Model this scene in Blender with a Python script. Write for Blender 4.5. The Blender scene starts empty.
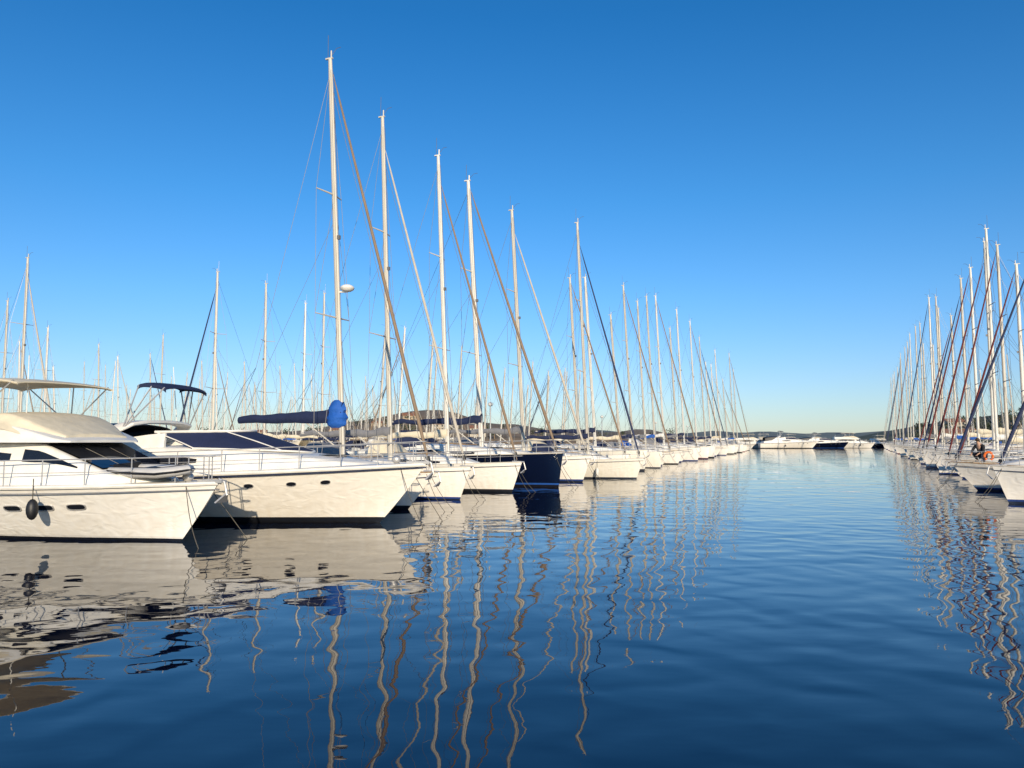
import bpy, math, random
from mathutils import Vector, Matrix, noise
random.seed(11)
S=bpy.context.scene
COL=S.collection
CAMH=2.4; F=760.0; HV=440.0

# ------------------------------------------------------------ materials
def nodes_of(m):
    m.use_nodes=True
    nt=m.node_tree
    return nt, nt.nodes['Principled BSDF']
def mat(name,c,rough=0.5,metal=0.0,var=0.12,vscale=3.0,bump=0.0,bscale=30.0,coat=0.0):
    m=bpy.data.materials.new(name)
    nt,b=nodes_of(m)
    N=nt.nodes;Lk=nt.links
    tc=N.new('ShaderNodeTexCoord')
    no=N.new('ShaderNodeTexNoise'); no.inputs['Scale'].default_value=vscale; no.inputs['Detail'].default_value=5
    Lk.new(tc.outputs['Object'],no.inputs['Vector'])
    r=N.new('ShaderNodeValToRGB')
    r.color_ramp.elements[0].position=0.3; r.color_ramp.elements[1].position=0.7
    r.color_ramp.elements[0].color=(c[0]*(1-var),c[1]*(1-var),c[2]*(1-var),1)
    r.color_ramp.elements[1].color=(min(1,c[0]*(1+var*.5)),min(1,c[1]*(1+var*.5)),min(1,c[2]*(1+var*.5)),1)
    Lk.new(no.outputs['Fac'],r.inputs['Fac']); Lk.new(r.outputs['Color'],b.inputs['Base Color'])
    b.inputs['Roughness'].default_value=rough; b.inputs['Metallic'].default_value=metal
    if coat: b.inputs['Coat Weight'].default_value=coat
    if bump:
        n2=N.new('ShaderNodeTexNoise'); n2.inputs['Scale'].default_value=bscale; n2.inputs['Detail'].default_value=4
        Lk.new(tc.outputs['Object'],n2.inputs['Vector'])
        bp=N.new('ShaderNodeBump'); bp.inputs['Strength'].default_value=1; bp.inputs['Distance'].default_value=bump
        Lk.new(n2.outputs['Fac'],bp.inputs['Height']); Lk.new(bp.outputs['Normal'],b.inputs['Normal'])
    return m
def hullmat(name,top,stripe,bottom,s0=0.05,s1=0.14,rough=.3,bd=.02):
    m=bpy.data.materials.new(name)
    nt,b=nodes_of(m); N=nt.nodes;Lk=nt.links
    tc=N.new('ShaderNodeTexCoord'); sp=N.new('ShaderNodeSeparateXYZ'); Lk.new(tc.outputs['Object'],sp.inputs[0])
    mr=N.new('ShaderNodeMapRange'); mr.inputs['From Min'].default_value=-1; mr.inputs['From Max'].default_value=3
    Lk.new(sp.outputs['Z'],mr.inputs['Value'])
    r=N.new('ShaderNodeValToRGB'); cr=r.color_ramp; cr.interpolation='CONSTANT'
    cr.elements[0].position=0; cr.elements[0].color=(*bottom,1)
    cr.elements[1].position=(1+s0)/4; cr.elements[1].color=(*stripe,1)
    e=cr.elements.new((1+s1)/4); e.color=(*top,1)
    Lk.new(mr.outputs[0],r.inputs['Fac'])
    mp=N.new('ShaderNodeMapping'); mp.inputs['Scale'].default_value=(5,5,0.5); Lk.new(tc.outputs['Object'],mp.inputs['Vector'])
    no=N.new('ShaderNodeTexNoise'); no.inputs['Scale'].default_value=1.2; no.inputs['Detail'].default_value=6
    Lk.new(mp.outputs[0],no.inputs['Vector'])
    m2=N.new('ShaderNodeMapRange'); m2.inputs['From Min'].default_value=0.35;m2.inputs['From Max'].default_value=0.75
    m2.inputs['To Min'].default_value=0.0;m2.inputs['To Max'].default_value=0.28
    Lk.new(no.outputs['Fac'],m2.inputs['Value'])
    h=N.new('ShaderNodeMapRange'); h.inputs['From Min'].default_value=1.6;h.inputs['From Max'].default_value=0.1
    h.inputs['To Min'].default_value=0.2;h.inputs['To Max'].default_value=1.0
    Lk.new(sp.outputs['Z'],h.inputs['Value'])
    mu=N.new('ShaderNodeMath'); mu.operation='MULTIPLY'; Lk.new(m2.outputs[0],mu.inputs[0]); Lk.new(h.outputs[0],mu.inputs[1])
    mx=N.new('ShaderNodeMixRGB'); mx.blend_type='MULTIPLY'; mx.inputs['Color2'].default_value=(0.66,0.55,0.38,1)
    Lk.new(mu.outputs[0],mx.inputs['Fac']); Lk.new(r.outputs['Color'],mx.inputs['Color1'])
    Lk.new(mx.outputs[0],b.inputs['Base Color'])
    b.inputs['Roughness'].default_value=rough
    n3=N.new('ShaderNodeTexNoise'); n3.inputs['Scale'].default_value=1.8; n3.inputs['Detail'].default_value=1; n3.inputs['Distortion'].default_value=1.2
    m3=N.new('ShaderNodeMapping'); m3.inputs['Scale'].default_value=(1,1,2.2); m3.inputs['Rotation'].default_value=(0,.35,0); Lk.new(tc.outputs['Object'],m3.inputs['Vector'])
    Lk.new(m3.outputs[0],n3.inputs['Vector'])
    bp=N.new('ShaderNodeBump'); bp.inputs['Strength'].default_value=1; bp.inputs['Distance'].default_value=bd
    Lk.new(n3.outputs['Fac'],bp.inputs['Height']); Lk.new(bp.outputs['Normal'],b.inputs['Normal'])
    return m
W=(0.83,0.79,0.72)
H_BLUE=hullmat('gelcoat_white_blue_stripe',W,(0.02,0.05,0.2),(0.015,0.02,0.04))
H_BLACK=hullmat('gelcoat_white_black_stripe',W,(0.02,0.02,0.025),(0.01,0.012,0.015),0.05,0.13)
H_RED=hullmat('gelcoat_white_red_bottom',W,(0.3,0.03,0.02),(0.02,0.03,0.06),0.08,0.13)
H_GREY=hullmat('gelcoat_cream',(0.78,0.74,0.65),(0.05,0.06,0.08),(0.03,0.035,0.05),0.05,0.1)
H_NAVY=hullmat('gelcoat_navy',(0.003,0.006,0.022),(0.02,0.08,0.3),(0.01,0.01,0.015),0.08,0.16,.08,.002)
M_DECK=mat('deck_gelcoat',(0.79,0.76,0.69),0.45,bump=0.002,bscale=60)
M_CREAM=mat('cream_canvas',(0.72,0.63,0.46),0.8,bump=0.02,bscale=4)
M_GLASS=mat('smoked_glass',(0.012,0.014,0.02),0.06)
M_TEAK=mat('weathered_teak',(0.33,0.22,0.12),0.7,var=0.3,vscale=12)
M_ALU=mat('anodised_mast',(0.56,0.52,0.44),0.5,0.0,vscale=1)
M_ALUD=mat('painted_white_mast',(0.68,0.65,0.58),0.4,0.0,vscale=1)
M_WIRE=mat('rigging_wire',(0.22,0.21,0.2),0.45,0.4)
M_STEEL=mat('stainless_steel',(0.6,0.58,0.55),0.5,0.6)
M_NAVY=mat('navy_canvas',(0.010,0.018,0.06),0.8,bump=0.02,bscale=6)
M_BLUE=mat('bright_blue_canvas',(0.01,0.10,0.42),0.75,bump=0.03,bscale=6)
M_GREYC=mat('grey_canvas',(0.2,0.2,0.21),0.8,bump=0.02,bscale=6)
M_SAIL=mat('furled_white_sail',(0.50,0.45,0.37),0.75,bump=0.01,bscale=10)
M_SAILB=mat('furled_tan_sail',(0.24,0.17,0.11),0.75,bump=0.01,bscale=10)
M_SAILR=mat('furled_burgundy_sail',(0.13,0.02,0.018),0.75,bump=0.01,bscale=10)
M_SAILN=mat('furled_navy_sail',(0.02,0.03,0.08),0.75,bump=0.01,bscale=10)
M_BLACK=mat('black_rubber',(0.012,0.012,0.014),0.5)
M_FEND=mat('white_fender_vinyl',(0.7,0.68,0.62),0.4)
M_ROPE=mat('mooring_rope',(0.10,0.09,0.07),0.9)
M_ORANGE=mat('orange_plastic',(0.8,0.16,0.02),0.5)
M_CONC=mat('concrete',(0.34,0.32,0.28),0.85,var=0.25,bump=0.01,bscale=8)
M_TUBE=mat('dinghy_tube_rubber',(0.5,0.49,0.47),0.5)

# ------------------------------------------------------------ mesh builder
class MB:
    def __init__(s): s.v=[];s.f=[];s.m=[]
    def add(s,vs,fs,m=0):
        o=len(s.v); s.v+= [tuple(v) for v in vs]
        for f in fs: s.f.append(tuple(i+o for i in f)); s.m.append(m)
    def grid(s,rows,m=0,closed=False):
        n=len(rows[0]); fs=[]
        for i in range(len(rows)-1):
            for j in range(n if closed else n-1):
                k=(j+1)%n
                fs.append((i*n+j,i*n+k,(i+1)*n+k,(i+1)*n+j))
        s.add([p for r in rows for p in r],fs,m)
    def loft(s,rows,m=0,cap=True):
        n=len(rows[0]); s.grid(rows,m,True)
        if cap:
            s.add(rows[0],[tuple(range(n-1,-1,-1))],m); s.add(rows[-1],[tuple(range(n))],m)
    def tube(s,pts,r,n=6,m=0,fy=1.0):
        pts=[Vector(p) for p in pts]
        if not isinstance(r,(list,tuple)): r=[r]*len(pts)
        rows=[]
        for i,p in enumerate(pts):
            a=pts[max(0,i-1)];b=pts[min(len(pts)-1,i+1)]
            d=(b-a).normalized()
            up=Vector((0,0,1)) if abs(d.z)<0.9 else Vector((1,0,0))
            x=d.cross(up).normalized(); y=x.cross(d).normalized()
            rows.append([p+x*math.cos(2*math.pi*k/n)*r[i]*fy+y*math.sin(2*math.pi*k/n)*r[i] for k in range(n)])
        s.loft(rows,m)
    def box(s,x0,x1,y0,y1,z0,z1,m=0):
        v=[(x0,y0,z0),(x1,y0,z0),(x1,y1,z0),(x0,y1,z0),(x0,y0,z1),(x1,y0,z1),(x1,y1,z1),(x0,y1,z1)]
        s.add(v,[(0,3,2,1),(4,5,6,7),(0,1,5,4),(1,2,6,5),(2,3,7,6),(3,0,4,7)],m)
    def ell(s,c,rx,ry,rz,n=10,k=7,m=0):
        rows=[]
        for i in range(k+1):
            a=-math.pi/2+math.pi*i/k; cr=max(0.02,math.cos(a))
            rows.append([(c[0]+rx*cr*math.cos(2*math.pi*j/n),c[1]+ry*cr*math.sin(2*math.pi*j/n),c[2]+rz*math.sin(a)) for j in range(n)])
        s.loft(rows,m)
    def mesh(s,name,mats,smooth=True,ang=40):
        me=bpy.data.meshes.new(name); me.from_pydata(s.v,[],s.f)
        for m in mats: me.materials.append(m)
        me.polygons.foreach_set('material_index',s.m)
        me.update()
        if smooth:
            me.polygons.foreach_set('use_smooth',[True]*len(me.polygons))
            me.set_sharp_from_angle(angle=math.radians(ang))
        return me
def obj(name,me,parent=None,loc=(0,0,0),scale=None,rot=None,over=None):
    o=bpy.data.objects.new(name,me); COL.objects.link(o)
    if parent: o.parent=parent
    o.location=loc
    if scale: o.scale=scale
    if rot: o.rotation_euler=rot
    if over:
        for i,m in over.items():
            o.material_slots[i].link='OBJECT'; o.material_slots[i].material=m
    return o
def root(name,label,cat,group,loc,rz,s=1.0):
    e=bpy.data.objects.new(name,None); COL.objects.link(e)
    e.empty_display_size=0.5
    e['label']=label; e['category']=cat
    if group: e['group']=group
    e.location=loc; e.rotation_euler=(0,0,rz); e.scale=(s,s,s)
    return e

# ------------------------------------------------------------ hull shape
def lerp(a,b,t): return a+(b-a)*t
class Hull:
    def __init__(s,L,B,fs,fb,over,draft,ps,pb,ws=0.8,tm=0.4,q=2.0,tr=0.3,se=1.6,stem=1.0):
        s.__dict__.update(locals())
    def b(s,t):
        if t<s.tm: w=s.ws+(1-s.ws)*math.sin(math.pi/2*t/s.tm)
        else:
            q=(t-s.tm)/(1-s.tm); w=1-q**s.q
        return max(0.02,s.B/2*w)
    def sh(s,t): return s.fs+(s.fb-s.fs)*t**s.se
    def pt(s,t,u,side=1,off=0.0):
        zk=-s.draft*(1-t**4)-0.12
        p=lerp(s.ps,s.pb,t**1.5)
        z=zk+(s.sh(t)-zk)*u
        x=-s.L+t*s.L-s.over*((1-u)**s.stem)*t**3 + s.tr*(1-u)*(1-t)**6
        return Vector((x,side*(s.b(t)*u**p+off),z))
    def build(s,nst=28,ns=12):
        m=MB()
        for sd in (1,-1):
            rows=[]
            for i in range(nst+1):
                t=1-(1-i/nst)**1.25
                r=[s.pt(t,(j/ns)**1.7,sd) for j in range(ns+1)]
                if sd<0: r=r[::-1]
                rows.append(r)
            m.grid(rows)
        m.grid([[s.pt(0,(j/ns)**1.7,1) for j in range(ns+1)],[s.pt(0,(j/ns)**1.7,-1) for j in range(ns+1)]])
        return m
    def deck(s,m,nst=24,drop=0.015,crown=0.05,mi=0):
        rows=[]
        for i in range(nst+1):
            t=1-(1-i/nst)**1.25
            e=s.pt(t,1,1); b=abs(e.y)
            rows.append([(e.x,-b+2*b*k/6,e.z-drop+crown*(1-(k/3-1)**2)*min(1,b)) for k in range(7)])
        m.grid(rows,mi)
    def edge(s,t,inset=0.06,side=1,dz=0):
        e=s.pt(t,1,side); 
        y=max(0.0,abs(e.y)-inset)*side
        return Vector((e.x-(inset if t>0.97 else 0),y,e.z+dz))
    def strip(s,m,off,dz,r,mi=0,t0=0,t1=1,u=1.0,n=26):
        for sd in (1,-1):
            m.tube([s.pt(lerp(t0,t1,i/n),u,sd,off)+Vector((0,0,dz)) for i in range(n+1)],r,6,mi)
def rail(H,ts,h,r,inset=0.07,mid=True,bow=True):
    m=MB()
    for sd in (1,-1):
        for t in ts:
            a=H.edge(t,inset,sd); m.tube([a,a+Vector((0,0,h))],r*1.0,5)
        n=24
        for hh,rr in ((h,r),(h*0.5,r*0.6)):
            if hh<h and not mid: continue
            pts=[H.edge(lerp(ts[0],ts[-1],i/n),inset,sd,hh) for i in range(n+1)]
            m.tube(pts,rr,5)
    if bow:
        for hh in (h,h*.5):
            a=H.edge(ts[-1],inset,1,hh);b=H.edge(ts[-1],inset,-1,hh); c=Vector((max(a.x+0.25,0.02),0,a.z+0.02))
            m.tube([a,lerp(a,c,.6)+Vector((.05,.05,0)),c,lerp(b,c,.6)+Vector((.05,-.05,0)),b],r,5)
    return m
def section(st,crown=0.05,r=0.12):
    x,wb,wt,z0,z1=st
    r=min(r,(z1-z0)*0.8,wt*0.6)
    h=[(wb,z0),(lerp(wb,wt,.5),lerp(z0,z1-r,.5)),(wt,z1-r)]
    for a in (30,60,90):
        an=math.radians(a); h.append((wt-r+r*math.cos(an),z1-r+r*math.sin(an)))
    h.append((wt*0.45,z1+crown*0.8))
    return [(x,y,z) for y,z in h]+[(x,0,z1+crown)]+[(x,-y,z) for y,z in reversed(h)]
def cabin(m,sts,crown=0.05,r=0.12,mi=0):
    m.loft([section(s,crown,r) for s in sts],mi)
def smooth_sts(sts,k=4):
    out=[]
    n=len(sts)
    for i in range(n-1):
        p0=sts[max(0,i-1)];p1=sts[i];p2=sts[i+1];p3=sts[min(n-1,i+2)]
        for j in range(k):
            t=j/k
            out.append(tuple(.5*((2*b)+(-a+c)*t+(2*a-5*b+4*c-d)*t*t+(-a+3*b-3*c+d)*t**3) for a,b,c,d in zip(p0,p1,p2,p3)))
    out.append(sts[-1]); return out
def st_at(sts,x):
    for a,b in zip(sts,sts[1:]):
        if min(a[0],b[0])<=x<=max(a[0],b[0]):
            t=(x-a[0])/(b[0]-a[0]); return [lerp(a[i],b[i],t) for i in range(5)]
    return sts[0] if abs(x-sts[0][0])<abs(x-sts[-1][0]) else sts[-1]
def sidewin(sts,x0,x1,f0,f1,side,off=0.012,n=10,r=0.12,taper=0.25,slant=0.0):
    m=MB(); rows=[]
    for i in range(n+1):
        t=i/n
        e=min(1,math.sin(math.pi*max(0.04,min(0.96,t)))**0.35)
        x=lerp(x0,x1,t); s=st_at(sts,x); rr=min(r,(s[4]-s[3])*0.8)
        mid=lerp(f0,f1,0.5)+slant*(t-.5); row=[]
        for k in (0,1):
            f=mid+(f1-f0)/2*e*(1 if k else -1)*(1-taper*t)
            row.append(Vector((x,side*(lerp(s[1],s[2],f)+off),lerp(s[3],s[4]-rr,f))))
        rows.append(row)
    inner=[[p-Vector((0,side*0.03,0)) for p in r_] for r_ in rows]
    m.loft([[a[0],a[1],b[1],b[0]] for a,b in zip(rows,inner)])
    return m

# ------------------------------------------------------------ sailboat templates
Z0=1.4
def make_sail(style,rk=0.78):
    D={}
    if style==0: H=Hull(11.6,3.7,1.15,1.45,0.55,0.45,0.36,0.85,ws=0.78,q=2.0,tr=0.5)
    elif style==1: H=Hull(11.4,3.5,1.05,1.38,1.25,0.4,0.4,0.75,ws=0.62,q=1.9,tr=0.7,se=1.9)
    else: H=Hull(12.4,4.0,1.25,1.52,0.22,0.45,0.34,0.95,ws=0.9,q=1.95,tr=0.2,se=1.3)
    D['H']=H; D['rk']=rk
    D['hull']=H.build().mesh('hull',[H_BLUE])
    m=MB(); H.deck(m); H.strip(m,-0.02,0.02,0.028,1)
    if style!=2: H.strip(m,0.004,-0.16,0.014,2)
    D['deck']=m.mesh('deck',[M_DECK,M_TEAK if style==1 else M_ALU,M_NAVY])
    zc=1.28 if style==0 else (1.2 if style==1 else 1.38)
    sts=[(-2.3,.35,.28,zc,zc+.12),(-3.0,.7,.55,zc,zc+.3),(-4.2,1.0,.82,zc-.03,zc+.42),(-5.8,1.2,.98,zc-.06,zc+.5),(-7.2,1.25,1.05,zc-.1,zc+.55),(-7.6,1.25,1.05,zc-.1,zc+.5)]
    m=MB(); cabin(m,sts,0.05,.1)
    m.box(-3.6,-3.05,-.28,.28,zc+.34,zc+.42,1)
    cst=[(-7.6,1.35,1.15,zc-.15,zc+.32),(-9,1.4,1.25,zc-.15,zc+.25),(-11.0,1.2,1.1,zc-.12,zc+.18)]
    for sd in (1,-1):
        m.tube([(x,sd*w,z) for x,w,z in ((-4.4,.62,zc+.52),(-5.5,.7,zc+.58),(-6.8,.74,zc+.64))],.018,5,2)
        m.loft([[(x,sd*wb,z0),(x,sd*wb,z1),(x,sd*(wb-.28),z1),(x,sd*(wb-.28),z0)] for x,wb,wt,z0,z1 in cst],0)
    D['cabin']=m.mesh('cabin',[M_DECK,M_GLASS,M_TEAK])
    D['win']=[sidewin(sts,-4.0,-5.4,.3,.8,sd).mesh('window',[M_GLASS]) for sd in (1,-1)]+[sidewin(sts,-5.6,-6.9,.3,.8,sd).mesh('window',[M_GLASS]) for sd in (1,-1)]
    m=MB(); rows=[]
    for i in range(6):
        a=i/5; x=-6.5-1.5*a; z=zc+.5+ .72*math.sin(min(1,a*1.25)*math.pi/2); w=1.0+.15*a
        rows.append([(x,w*math.cos(math.pi*k/10),zc+.42+(z-zc-.42)*min(1,1.25*math.sin(math.pi*k/10))) for k in range(11)])
    m.grid(rows); rows2=[[(p[0],p[1]*.97,p[2]-.03) for p in r][::-1] for r in rows]; m.grid(rows2)
    D['hood']=m.mesh('sprayhood',[M_NAVY])
    TOP=16-Z0
    def mp(z): return Vector((-4-rk*(z/TOP),0,z))
    m=MB()
    n=10
    m.tube([mp(-.05),mp(4),mp(9),mp(TOP*.93),mp(TOP)],[.115,.115,.11,.10,.08],n,0,0.78)
    for zf,wd in ((.36,1.15),(.66,.85)):
        p=mp(TOP*zf)
        for sd in (1,-1): m.tube([p,p+Vector((-.25,sd*wd,.06))],[.035,.02],6,0)
    p=mp(TOP); m.box(p.x-.2,p.x+.12,-.04,.04,p.z,p.z+.05,0)
    m.tube([p+Vector((-.1,0,0)),p+Vector((-.1,0,.9))],.010,5,1)
    m.tube([p+Vector((0,0,.05)),p+Vector((.3,0,.35)),p+Vector((.5,0,.36))],.010,4,1)
    m.tube([p+Vector((.05,0,.05)),p+Vector((.05,0,.3))],.03,6,0)
    q=mp(TOP*.55); m.box(q.x+.08,q.x+.2,-.05,.05,q.z,q.z+.14,1)
    for sd in (1,-1):
        m.tube([mp(.9)+Vector((0,sd*.1,0)),mp(.9)+Vector((0,sd*.2,0))],.05,8,1)
        m.tube([mp(.5)+Vector((.07,sd*.12,0)),mp(TOP*.97)+Vector((.08,sd*.1,0))],.007,4,2)
    D['mast']=m.mesh('mast',[M_ALU,M_WIRE,M_ROPE])
    m=MB(); r=.010
    cp=H.pt(0.62,1,1); cy=abs(cp.y)-.1; frac=.96 if style else .9
    for sd in (1,-1):
        base=Vector((-4.35,sd*cy,-.1))
        s1=mp(TOP*.36)+Vector((-.25,sd*1.15,.06)); s2=mp(TOP*.66)+Vector((-.25,sd*.85,.06))
        m.tube([base,s1,s2,mp(TOP*.97)],r,4)
        m.tube([base+Vector((.25,0,0)),mp(TOP*.36)],r,4)
        m.tube([s1,mp(TOP*.66)],r,4)
        m.tube([mp(TOP*.95)+Vector((-.1,0,0)),Vector((-H.L+3.2,0,TOP*.25)),Vector((-H.L+.25,sd*.8,-.2))],r,4)
    m.tube([mp(TOP*.6),Vector((-8.7,0,2.0))],r*.8,4)
    m.tube([mp(TOP*frac*.98),Vector((-.35,0,.0))],r,4)
    D['rig']=m.mesh('rigging',[M_WIRE])
    m=MB()
    a=Vector((-.25,0,.15));b=mp(TOP*frac)+Vector((.12,0,0))
    m.tube([a,lerp(a,b,.04),lerp(a,b,.12),lerp(a,b,.5),lerp(a,b,.92),b],[.015,.052,.074,.062,.04,.012],8)
    m.tube([lerp(a,b,.012),lerp(a,b,.025)],.09,8,1)
    D['jib']=m.mesh('furled_headsail',[M_SAIL,M_BLACK])
    zb=1.95+Z0
    m=MB(); m.tube([(-4.2,0,zb),(-8.9,0,zb+.06)],.07,8)
    m.tube([(-4.4,0,zb-1.0),(-5.8,0,zb-.05)],.03,6)
    m.tube([(-8.2,0,zb),(-8.5,0,zc+.3)],.012,4)
    D['boom']=m.mesh('boom',[M_ALU])
    def cov(hs,wv=1.0):
        m=MB(); rows=[]
        for i in range(25):
            t=i/24; x=-4.0-5.0*t; h=hs*(lerp(.62,.30,t**.8)+.06*wv*math.sin(t*23)); w=hs*(lerp(.2,.12,t)+.02*wv*math.sin(t*31))
            if i==0: h=.85*hs;w=.17*hs
            zz=zb-.10+.05*t+.04*wv*math.sin(t*17)-(.06*hs if hs>.9 else 0)
            rows.append([(x,w*math.cos(2*math.pi*k/10),zz+h/2+h/2*math.sin(2*math.pi*k/10)*(1+.04*math.sin(i*2.1+k))) for k in range(10)])
        m.loft(rows); return m.mesh('sail_cover',[M_NAVY])
    D['cover']=cov(1.0,.35); D['cover2']=cov(.66)
    m=MB(); rows=[]
    for i in range(12):
        t=i/11; z=zb-.32+1.08*t; w=.34*(1-.35*t)*min(1,.5+3*t)*min(1,.45+4*(1-t))*(1+.1*math.sin(i*1.9))
        rows.append([(-4.25-.05*(1-t)+w*1.35*math.cos(2*math.pi*k/14)*(1+.08*math.sin(k*3+i)),w*math.sin(2*math.pi*k/14)*(1+.12*math.sin(k*5+i)),z) for k in range(14)])
    m.loft(rows)
    D['collar']=m.mesh('sail_cover_collar',[M_BLUE])
    D['rail']=rail(H,[.02,.15,.3,.45,.6,.75,.88,.97],.62,.014).mesh('guard_rail',[M_STEEL])
    m=MB(); zf=H.sh(1)
    m.tube([(-.5,.0,zf+.04),(.12,0,zf+.02)],.04,6); m.tube([(.1,0,zf),(.2,0,zf-.35)],.03,5)
    m.loft([[(.18,-.02,zf-.3),(.22,-.02,zf-.3),(.22,.02,zf-.3),(.18,.02,zf-.3)],[(-.02,-.2,zf-.5),(.02,-.2,zf-.52),(.02,.2,zf-.52),(-.02,.2,zf-.5)]])
    D['anchor']=m.mesh('anchor',[M_STEEL])
    m=MB(); m.tube([(0,0,.0),(0,0,.45)],.012,4,1); m.tube([(0,0,0),(0,0,-.06),(0,0,-.15),(0,0,-.5),(0,0,-.6),(0,0,-.66)],[.03,.05,.12,.12,.06,.02],9,0)
    D['fender']=m.mesh('fender',[M_FEND,M_ROPE])
    m=MB(); k=10
    for sd in (1,-1):
        P0=Vector((-.35,sd*.12,zf)); P1=Vector((1.1,sd*.5,-.4))
        m.tube([lerp(P0,P1,i/k)+Vector((-.1*math.sin(math.pi*i/k),0,-.2*math.sin(math.pi*i/k))) for i in range(k+1)],.010,5)
    D['line']=m.mesh('mooring_line',[M_ROPE])
    return D
SB=[make_sail(i) for i in range(3)]
SBR=[make_sail(i,-0.05) for i in range(3)]
m=MB(); m.ell((0,0,0),.28,.28,.15,12,6); m.box(-.34,.0,-.05,.05,-.16,-.1)
RADAR=m.mesh('radar_dome',[M_DECK])

def sailboat(mx,my,hd,s,H,style,hull=None,cover=None,jib=None,detail=2,radar=False,label=None,group='sailboats moored along the piers',collar=False,hood=None,nojib=False,lib=None):
    """mx,my = where the mast stands; hd = heading (radians); H = mast height above water"""
    D=(lib or SB)[style]
    hx,hy=math.cos(hd),math.sin(hd)
    hull=hull or H_BLUE; cover=cover or M_NAVY; jib=jib or M_SAIL
    cn={M_NAVY:'navy',M_BLUE:'blue',M_GREYC:'grey',M_CREAM:'cream',M_DECK:'white'}
    jn={M_SAIL:'white',M_SAILB:'tan',M_SAILR:'burgundy',M_SAILN:'navy'}
    hn='navy' if hull is H_NAVY else ('cream' if hull is H_GREY else 'white')
    if not label:
        label=f"{hn} sailboat with {cn[cover]} sail cover moored at pier" if nojib else f"{hn} sailboat with {cn[cover]} cover and {jn[jib]} headsail at pier"
    R=root('sailboat',label,'sailboat',group,(mx+4*s*hx,my+4*s*hy,random.uniform(-.04,.03)),hd,s)
    R.rotation_euler[0]=random.uniform(-.014,.014)
    k=(H/s-Z0)/(16-Z0)
    obj('hull',D['hull'],R,over={0:hull})
    obj('deck',D['deck'],R)
    c=obj('cabin',D['cabin'],R)
    if detail>=1:
        for w in D['win']: obj('window',w,c)
        obj('sprayhood',D['hood'],R,over={0:hood or cover})
    ms=obj('mast',D['mast'],R,(0,0,Z0),(1,1,k),over={0:M_ALUD if random.random()<.35 else M_ALU})
    if radar:
        obj('radar_dome',RADAR,ms,(-4-D['rk']*.43+.46,0,(16-Z0)*.43),(1,1,1/k))
    if not nojib: obj('furled_headsail',D['jib'],R,(0,0,Z0),(1,1,k),over={0:jib})
    obj('rigging',D['rig'],R,(0,0,Z0),(1,1,k))
    if detail>=1:
        b=obj('boom',D['boom'],R,(0,0,0 if collar else random.uniform(-.7,-.4))); obj('sail_cover',D['cover'] if collar else D['cover2'],b,over={0:cover})
        if collar: obj('sail_cover_collar',D['collar'],b)
        obj('guard_rail',D['rail'],R)
    if detail>=2:
        obj('anchor',D['anchor'],R)
        Hh=D['H']
        for t in (.35,.55,.74):
            for sd in (1,-1):
                p=Hh.pt(t,1,sd)
                obj('fender',D['fender'],R,(p.x,p.y+sd*.1,p.z-.45+random.uniform(-.1,.1)))
        obj('mooring_line',D['line'],R)
    return R
def X(u,d): return (u-512)/F*d

HL=math.radians(-21)
near=[(344,27.6,3.75,58,1,H_BLACK,M_NAVY,M_SAILB,True,True),
      (391,32.0,3.7,113,0,H_BLUE,M_GREYC,M_SAIL,False,False),
      (448,36.5,3.8,153,0,H_BLACK,M_CREAM,M_SAILB,False,False),
      (482,40.6,4.5,180,2,H_NAVY,M_NAVY,M_SAILB,False,False),
      (524,45.0,4.1,210,0,H_BLUE,M_GREYC,M_SAIL,False,False),
      (588,48.5,3.5,222,0,H_GREY,M_NAVY,M_SAILN,False,False)]
for u,d,mm,tv,st,hu,co,ji,ra,clr in near:
    H=CAMH+(HV-tv)*d/F*0.985*(1.022+.026*(HV-tv)/382)
    sailboat(X(u,d),d,HL+random.uniform(-.02,.02),mm/4,H,st,hu,co,ji,2,ra,collar=clr)
hulls=[H_BLUE,H_BLUE,H_BLACK,H_RED,H_GREY,H_BLUE]
covers=[M_NAVY,M_CREAM,M_BLUE,M_GREYC,M_CREAM,M_NAVY,M_DECK]
jibs=[M_SAIL,M_SAIL,M_SAILN,M_SAILB,M_SAILR,M_SAILB]
tops=[(597,275),(613,285),(632,283),(646,300),(663,290),(688,312),(698,322),(708,343),(720,350),(735,352),(760,380)]
def topv(u):
    for a,b in zip(tops,tops[1:]):
        if a[0]<=u<=b[0]: return lerp(a[1],b[1],(u-a[0])/(b[0]-a[0]))
    return tops[-1][1] if u>tops[-1][0] else tops[0][1]
d=53.5
while d<178:
    bx=-2.5+.39*(d-26); s=random.uniform(.86,1.04)
    mx=bx-4*s*.933; my=d+4*s*.36; u=512+mx/my*F
    H=CAMH+(HV-topv(u))*my/F
    H=max(11,min(21.5,H*random.choice([1.0,1.0,.98,.84,.72])))
    sailboat(mx,my,HL+random.uniform(-.04,.04),s,H,random.choice([0,0,1,2]),random.choice(hulls),random.choice(covers),random.choice(jibs),2 if d<90 else 1,nojib=random.random()<.35)
    d+=random.choice([4.6,5.0,6.0,7.5])+ (d-54)*.035
def back_row(fx,d0,d1,step,hd,h0,h1,det,skip=0):
    d=d0
    while d<d1:
        if random.random()>=skip:
            s=random.uniform(.85,1.08)
            sailboat(fx(d)+random.uniform(-.8,.8),d,hd+random.uniform(-.05,.05),s,random.uniform(h0,h1),random.choice([0,1,2]),random.choice(hulls),random.choice(covers),random.choice(jibs),det,nojib=random.random()<.65)
        d+=step*random.uniform(.75,1.35)
HB=HL+math.pi
sailboat(X(213,53),53,HB,.95,CAMH+170*53/F,0,H_BLUE,M_NAVY,M_SAILN,1,lib=SBR)
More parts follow.
